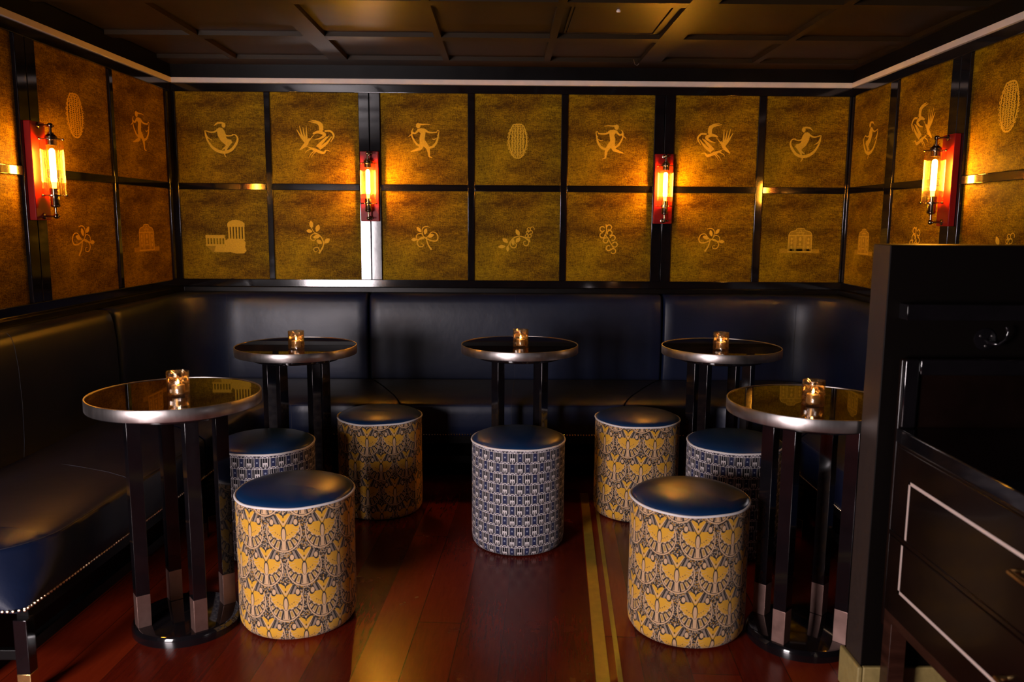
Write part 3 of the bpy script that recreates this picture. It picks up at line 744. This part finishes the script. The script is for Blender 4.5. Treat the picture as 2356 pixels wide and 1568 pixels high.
def module(label, u0, u1, mids, legs):
    c = interp((u0 + u1) / 2); loc = (c[0].x * 0.5 + c[1].x * 0.5, c[0].y * 0.5 + c[1].y * 0.5, 0)
    t_ = thing('banquette', label, 'banquette', loc, 0, 'blue leather banquettes around the walls')
    (end_seat(u1) if u0 == 0 else lofted(seat_section, u0, u1)).build('seat', M['leather'], t_, world=True, angle=50)
    lofted(back_section, u0, u1).build('backrest', M['leather'], t_, world=True, angle=50)
    # timber frame below
    b = MB(); fr = [interp(u) for u in ulist(u0 + (0.34 if u0 == 0 else 0.06), u1 - 0.06)]
    for z0, z1, a0, a1 in ((0.225, ZN + 0.002, 0.012, 0.045), (0.120, 0.155, 0.020, 0.045)):
        rows = []
        for f, bk, w in fr:
            n = (bk - f).normalized(); p, q = f + n * a0, f + n * a1
            rows.append([(p.x, p.y, z0), (p.x, p.y, z1), (q.x, q.y, z1), (q.x, q.y, z0)])
        b.grid(rows, closed_v=True, caps=True, smooth=False)
    b.build('base_rail', M['satin_black'], t_, world=True)
    if u0 == 0:
        b = MB(); b.box(xwl(2.2) + 0.02, lfx(2.2) - 0.04, 2.185, 2.205, 0.115, 0.145, 0.002); b.build('end_rail', M['satin_black'], t_, world=True)
    b = MB(); rows = []  # added board under the bench, keeps light from passing beneath
    for f, bk, w in fr:
        n = (bk - f).normalized(); p, q = f + n * 0.20, f + n * 0.24
        rows.append([(p.x, p.y, 0.0), (p.x, p.y, ZN), (q.x, q.y, ZN), (q.x, q.y, 0.0)])
    b.grid(rows, closed_v=True, caps=True, smooth=False); b.build('added_light_block', M['satin_black'], t_, world=True)
    for u in legs:
        f, bk, w = interp(u); n = (bk - f).normalized(); ang = math.atan2(n.y, n.x)
        for dd in (0.020, 0.50):
            p = f + n * dd
            mt = Matrix.Translation((p.x, p.y, 0)) @ Matrix.Rotation(ang, 4, 'Z')
            b = MB(); b.box(-0.019, 0.019, -0.019, 0.019, 0.078, 0.24, 0.0015, mt); lg = b.build('leg', M['lacquer'], t_, world=True)
            b = MB(); b.box(-0.0193, 0.0193, -0.0193, 0.0193, 0.0, 0.079, 0.0015, mt)
            fo = b.build('ferrule', M['brass'], t_, world=True); fo.parent = lg
    # nail heads in a row
    b = MB(); us = [u0 + 0.06 + (u1 - u0 - 0.12) * i / 400 for i in range(401)]; last = None
    walk = []
    if u0 == 0: walk = [Vector((xwl(2.16) + BO_ + (lfx(2.16) - 0.035 - xwl(2.16) - BO_) * i / 200, 2.158)) for i in range(201)] + [Vector((lfx(2.16) - 0.035 + 0.037 * math.cos(g), 2.195 + 0.037 * math.sin(g))) for g in [-PI / 2 + PI / 2 * k / 12 for k in range(13)]]
    for u in us: f, bk, w = interp(u); n = (bk - f).normalized(); walk.append(f - n * 0.002)
    for p in walk:
        if last is None or (p - last).length >= 0.0125:
            last = p; b.sphere((p.x, p.y, ZN + 0.008), 0.0048, 7, 5)
    b.build('nailhead_trim', M['nail'], t_, world=True, weld=False)
    # stitching
    b = MB()
    for u in mids:
        b.tube([Vector(p) + Vector((0, 0, 0.0006)) for p in seat_section(u)[1:14]], 0.0009, 5)
        f, bk, w = interp(u); n = (bk - w).normalized()
        b.tube([Vector(p) + Vector((n.x, n.y, 0)) * 0.0006 for p in back_section(u)[2:9]], 0.0009, 5)
    us = ulist(u0 + 0.16, u1 - 0.16, 0.4)
    if u0 == 0: b.tube(end_outline(u1, 0.235, 0.0, 0.4325)[:-len(ulist(0.6, u1 - 0.05, 1.0))], 0.0009, 5)
    else: b.tube([Vector(seat_section(u)[6]) for u in us], 0.0009, 5)
    b.build('stitched_seam', M['thread'], t_, world=True)
    return t_
uL = find(1, 1, 3.80, 0, 14); uA = find(1, 0, -0.775, 20, 40); uB = find(1, 0, 0.918, 30, 52); uR = len(ST) - 1 - uL
uLm = find(1, 1, 3.03, 0, 14); uc1 = find(1, 0, -1.58, 14, 26); uc2 = find(1, 0, 1.68, 44, 62); uM = find(1, 0, 0.068, 25, 50)
E_ = len(ST) - 1
module('dark blue leather bench section along the left wall, with a curved near end', 0, uL, [uLm], [0.25, uL - 0.4])
module('dark blue leather corner bench section curving round the left back corner', uL, uA, [uc1], [uL + 0.4, uA - 0.3])
module('dark blue leather bench section in the middle of the back wall', uA, uB, [uM], [uA + 0.3, uM, uB - 0.3])
module('dark blue leather corner bench section curving round the right back corner', uB, uR, [uc2], [uB + 0.3, uR - 0.4])
module('dark blue leather bench section along the right wall behind the partition', uR, E_, [], [uR + 0.4, E_ - 0.3])
# ------------------------------------------------------------------ poufs
def make_pouf(fab, label, grp):
    R, H = 0.196, 0.4517
    t_ = thing('pouf', label, 'stool', group=grp)
    b = MB(); b.lathe([(0.0, 0.004), (0.172, 0.004), (0.184, 0.008), (0.1925, 0.022), (0.195, 0.045), (0.1955, 0.10), (0.1945, 0.2), (0.1945, 0.3), (0.1950, 0.4), (0.1945, H - 0.012), (0.192, H - 0.006)], 96)
    b.build('body', fab, t_, angle=60)
    b = MB(); b.lathe([(0.17, 0.0), (0.172, 0.006), (0.0, 0.006)], 48); b.build('base', M['satin_black'], t_)
    b = MB(); b.lathe([(0.192, H - 0.008), (0.1915, H - 0.001), (0.183, H + 0.007), (0.165, H + 0.0145), (0.135, H + 0.0215), (0.095, H + 0.027), (0.05, H + 0.0295), (0.0, H + 0.0302)], 72)
    b.build('cushion_top', M['leather_pouf'], t_, angle=60)
    rnd = random.Random(len(label)); ph = [rnd.uniform(0, 6.28) for _ in range(4)]
    b = MB(); b.tube([((0.1945 + 0.0012 * math.sin(5 * a + ph[0])) * math.cos(a), (0.1945 + 0.0012 * math.sin(5 * a + ph[0])) * math.sin(a), H - 0.004 + 0.0012 * math.sin(3 * a + ph[1]) + 0.0008 * math.sin(7 * a + ph[2])) for a in [2 * PI * i / 120 for i in range(120)]], 0.0042, 8, closed=True)
    b.build('piping', M['piping'], t_)
    return t_
GA, GB = 'round stools in gold medallion fabric', 'round stools in navy geometric fabric'
pb = make_pouf(M['bluefab'], 'navy and white patterned round stool alone in the middle of the floor', GB); pb.location = (0.0657, 3.367, 0); pb.rotation_euler.z = 0.02
pg = make_pouf(M['goldfab'], 'gold patterned round stool at front left beside the near left table', GA); pg.location = (-0.699, 2.688, 0); pg.rotation_euler.z = -0.27
for src, lbl, x, y, rz in ((pg, 'gold patterned round stool at front right beside the near right table', 0.623, 2.6345, 0.24), (pg, 'gold patterned round stool behind, left of the middle stool', -0.575, 3.767, 0.16), (pg, 'gold patterned round stool behind, right of the middle stool over the brass strips', 0.626, 3.740, -0.05),
                           (pb, 'navy patterned round stool partly hidden behind the front left gold stool', -0.969, 3.286, 0.1), (pb, 'navy patterned round stool partly hidden behind legs of near right table', 0.965, 3.324, 0.3)):
    c_ = copy_tree(src); c_['label'] = lbl; c_.location = (x, y, 0); c_.rotation_euler.z = rz

# ------------------------------------------------------------------ cocktail tables
def make_table(label):
    t_ = thing('cocktail_table', label, 'table', group='round black cocktail tables with steel rims')
    R, H = 0.268, 0.794
    b = MB(); b.lathe([(0, 0.036), (0.158, 0.036), (0.165, 0.034), (0.171, 0.025), (0.172, 0.018), (0.172, 0.0), (0, 0.0)], 80); b.build('base', M['lacquer'], t_)
    for k in range(4):
        a = PI / 4 + PI / 2 * k; p = (0.138 * math.cos(a), 0.138 * math.sin(a), 0)
        mt = Matrix.Translation(p) @ Matrix.Rotation(a, 4, 'Z')
        b = MB(); b.box(-0.021, 0.021, -0.021, 0.021, 0.144, H - 0.06, 0.0012, mt); lg = b.build('leg', M['lacquer'], t_)
        b = MB(); b.box(-0.0212, 0.0212, -0.0212, 0.0212, 0.036, 0.1445, 0.0012, mt); b.build('ferrule', M['ferrule'], lg)
    b = MB(); b.lathe([(0, H - 0.062), (0.190, H - 0.062), (0.194, H - 0.060), (0.195, H - 0.056), (0.195, H - 0.038), (0, H - 0.038)], 80); b.build('underframe', M['lacquer'], t_)
    b = MB(); b.lathe([(0, H - 0.002), (0.2625, H - 0.002), (0.2625, H - 0.036), (0, H - 0.036)], 96); b.build('tabletop', M['tableglass'], t_)
    b = MB(); b.lathe([(0.2625, H - 0.038), (0.2668, H - 0.038), (0.268, H - 0.036), (0.268, H - 0.002), (0.2668, H), (0.2635, H), (0.2625, H - 0.003), (0.2625, H - 0.038)], 128); b.build('rim', M['steel'], t_)
    return t_
tb = make_table('round black cocktail table at front left of the photo beside a bench'); tb.location = (-1.062, 2.630, 0); tb.rotation_euler.z = math.radians(-8)
TPOS = [('round black cocktail table in the left back corner', -0.928, 3.662, 0), ('round black cocktail table at the middle of the back bench', 0.075, 3.737, 0), ('round black cocktail table in the right back corner', 0.992, 3.700, 0.05), ('round black cocktail table at front right, cut by the partition', 0.984, 2.546, 0)]
for lbl, x, y, rz in TPOS:
    c_ = copy_tree(tb); c_['label'] = lbl; c_.location = (x, y, 0); c_.rotation_euler.z = rz

# ------------------------------------------------------------------ candle glasses
def make_votive(label):
    t_ = thing('votive_candle', label, 'candle', group='candle glasses on the tables')
    H = 0.078
    b = MB(); b.lathe([(0, 0.0), (0.031, 0.0), (0.0335, 0.002), (0.0345, 0.006), (0.0345, H - 0.001), (0.0335, H), (0.0325, H - 0.001), (0.0325, 0.008), (0.030, 0.006), (0, 0.006)], 48); b.build('glass_cup', M['votive'], t_)
    b = MB(); b.lathe([(0, 0.0065), (0.0195, 0.0065), (0.020, 0.008), (0.020, 0.033), (0.0185, 0.034), (0.016, 0.0335), (0, 0.0335)], 32); b.build('tealight', M['tealight_tin'], t_)
    b = MB(); b.lathe([(0, 0.036), (0.0024, 0.038), (0.0034, 0.041), (0.0028, 0.045), (0.0013, 0.050), (0, 0.053)], 14); b.build('flame', M['flame'], t_)
    b = MB(); b.tube([(0, 0, 0.033), (0.0003, 0, 0.0385)], 0.0007, 6); b.build('wick', M['satin_black'], t_)
    return t_
v0 = make_votive('lit candle glass on the front left table'); v0.location = (-1.037, 2.593, 0.7922)
for lbl, x, y in (('lit candle glass on the left back corner table', -0.905, 3.573), ('lit candle glass on the table at the middle of the back bench', 0.078, 3.659), ('lit candle glass on the right back corner table', 0.963, 3.600), ('lit candle glass on the front right table', 0.961, 2.494)):
    c_ = copy_tree(v0); c_['label'] = lbl; c_.location = (x, y, 0.7922); c_.rotation_euler.z = random.uniform(0, 6)

# ------------------------------------------------------------------ partition and cabinet at right
PX, PY0, PY1, PZT = 1.018, 2.17, 2.27, 1.295
b = MB(); b.box(PX, 2.2, PY0, PY1, 0, PZT, 0.002)
pw = struct('wall_partition', b, M['partition'])
b = MB(); b.box(PX - 0.0012, PX + 0.002, PY0 + 0.0015, PY1 - 0.0015, 0.10, PZT - 0.002); struct('trim_13', b, M['partition_edge'])
b = MB(); b.box(PX - 0.014, PX + 0.001, PY0 - 0.014, PY1 + 0.014, 0, 0.112, 0.005); b.box(PX + 0.002, 1.9, PY0 - 0.014, PY0, 0, 0.112, 0.004)
struct('baseboard_partition', b, M['skirting'])
b = MB(); b.box(PX + 0.034, 2.0, PY0 - 0.046, PY0 + 0.0, 1.101, 1.142, 0.0012)
tag(b.build('rail', M['lacquer']), 'black square handrail fixed along the near face of the partition', 'rail')
hk = thing('coat_hook', 'black coat hook on a round plate screwed under the partition handrail', 'hook', (1.288, PY0, 1.046))
b = MB(); b.tube([(0, 0.0, 0), (0, -0.003, 0), (0, -0.0055, 0)], [0.030, 0.030, 0.026], 40); b.build('plate', M['lacquer'], hk)
for a in (90, 210, 330):
    b = MB(); b.sphere((0.018 * math.cos(math.radians(a + 60)), -0.0055, 0.018 * math.sin(math.radians(a + 60))), 0.0034, 10, 6, (1, 0.5, 1)); b.build('screw', M['steel'], hk)
b = MB(); b.tube([(0, -0.003, -0.003), (0.004, -0.02, -0.008), (0.018, -0.034, -0.010), (0.032, -0.038, 0.004), (0.038, -0.038, 0.024), (0.033, -0.036, 0.038)], [0.006, 0.0055, 0.0045, 0.004, 0.004, 0.0045], 12); b.build('hook', M['lacquer'], hk)

CX, CY1 = 1.056, 2.150
cab = thing('drawer_cabinet', 'black cabinet with pale inlay lines standing against the near side of the partition', 'cabinet', (CX + 0.35, 1.5, 0))
b = MB(); b.box(CX, 1.9, 0.95, CY1 - 0.02, 0.31, 0.772, 0.002); b.build('carcass', M['cabinet'], cab, world=True)
b = MB(); b.box(CX - 0.004, 1.9, 0.93, CY1 - 0.015, 0.772, 0.812, 0.004); b.build('counter_top', M['lacquer'], cab, world=True)
b = MB(); b.box(CX - 0.004, 1.9, CY1 - 0.016, CY1, 0.25, 0.998, 0.006); b.build('back_panel', M['cabinet'], cab, world=True)
b = MB(); yy = CY1 - 0.016
for q in ((CX + 0.0, CX + 0.040, 0.812, 0.998), (CX + 0.04, 1.9, 0.955, 0.998)): b.box(q[0], q[1], yy - 0.014, yy, q[2], q[3], 0.006)
b.build('panel_moulding', M['lacquer'], cab, world=True)
def drawer(z0, z1, top, y0, y1, xo):
    b = MB(); b.box(CX - xo, CX + 0.012, y0, y1, z0, z1, 0.003); dr = b.build('drawer', M['cabinet'], cab, world=True)
    b = MB(); w = 0.0085; ya, yb = y0 + 0.06, y1 - 0.070; x0, x1 = CX - xo - 0.0006, CX - xo + 0.001
    zt, zb = z1 - 0.075, z0 + 0.075
    if top: b.box(x0, x1, ya, yb, zt - w, zt); b.box(x0, x1, ya, ya + w, z0 + 0.003, zt); b.box(x0, x1, yb - w, yb, z0 + 0.003, zt)
    else: b.box(x0, x1, ya, yb, zb, zb + w); b.box(x0, x1, ya, ya + w, zb, z1 - 0.003); b.box(x0, x1, yb - w, yb, zb, z1 - 0.003)
    i = b.build('inlay', M['inlay'], cab, world=True); i.parent = dr
    zc = (z0 + z1) / 2 + 0.005
    b = MB(); yh = 1.53
    b.tube([(CX - xo, yh + 0.05, zc), (CX - xo - 0.022, yh + 0.05, zc), (CX - xo - 0.024, yh, zc), (CX - xo - 0.022, yh - 0.05, zc), (CX - xo, yh - 0.05, zc)], 0.006, 10)
    hd = b.build('handle', M['brass'], cab, world=True); hd.parent = dr
drawer(0.528, 0.765, True, 1.02, CY1 - 0.03, 0.003)
drawer(0.31, 0.520, False, 1.02, CY1 - 0.03, 0.010)
b = MB(); b.box(CX - 0.006, CX + 0.010, 0.95, CY1 - 0.02, 0.516, 0.532, 0.003); b.build('drawer_rail', M['cabinet'], cab, world=True)
b = MB(); b.box(CX - 0.001, CX + 0.03, 0.95, CY1 - 0.02, 0.275, 0.312, 0.002); b.build('apron', M['wood_dark'], cab, world=True)
for x0, y0 in ((CX, CY1 - 0.06), (CX, 0.95), (1.84, CY1 - 0.06), (1.84, 0.95)):
    b = MB(); b.box(x0, x0 + 0.045, y0, y0 + 0.045, 0, 0.31, 0.002); b.build('leg', M['wood_dark'], cab, world=True)

# ------------------------------------------------------------------ light
def area(name, loc, target, sx, sy, power, col, spread=None):
    L = bpy.data.lights.new(name, 'AREA'); L.shape = 'RECTANGLE'; L.size = sx; L.size_y = sy; L.energy = power; L.color = col
    if spread: L.spread = math.radians(spread)
    o = bpy.data.objects.new(name, L); COL.objects.link(o); o.location = loc
    o.rotation_euler = (Vector(target) - Vector(loc)).to_track_quat('-Z', 'Y').to_euler(); return o
area('window_light', (-2.0, -0.5, 1.0), (-0.4, 3.4, 0.8), 0.8, 1.0, 142, (1.0, 0.87, 0.89))
W = bpy.data.worlds.new('world'); SC.world = W; W.use_nodes = True
W.node_tree.nodes['Background'].inputs[0].default_value = (0.20, 0.18, 0.22, 1); W.node_tree.nodes['Background'].inputs[1].default_value = 0.02

# ------------------------------------------------------------------ camera
cam = bpy.data.cameras.new('camera'); co = bpy.data.objects.new('camera', cam); COL.objects.link(co); SC.camera = co
cam.sensor_width = 36.0; cam.lens = 1896.22 * 36.0 / 2356.0; cam.clip_start = 0.05
Rr = Vector((0.99993025, -0.00968522, 0.00676019)); Uu = Vector((-0.00529477, 0.14405274, 0.98955585)); Ff = Vector((0.01055789, 0.98952261, -0.14399141))
m4 = Matrix(((Rr.x, Uu.x, -Ff.x, 0), (Rr.y, Uu.y, -Ff.y, 0), (Rr.z, Uu.z, -Ff.z, 1.35), (0, 0, 0, 1)))
co.matrix_world = m4
cam.dof.use_dof = True; cam.dof.focus_distance = 3.6; cam.dof.aperture_fstop = 3.2
SC.view_settings.view_transform = 'Standard'; SC.view_settings.look = 'None'; SC.view_settings.exposure = 0.0; SC.view_settings.gamma = 1.0
SC.view_settings.use_curve_mapping = False
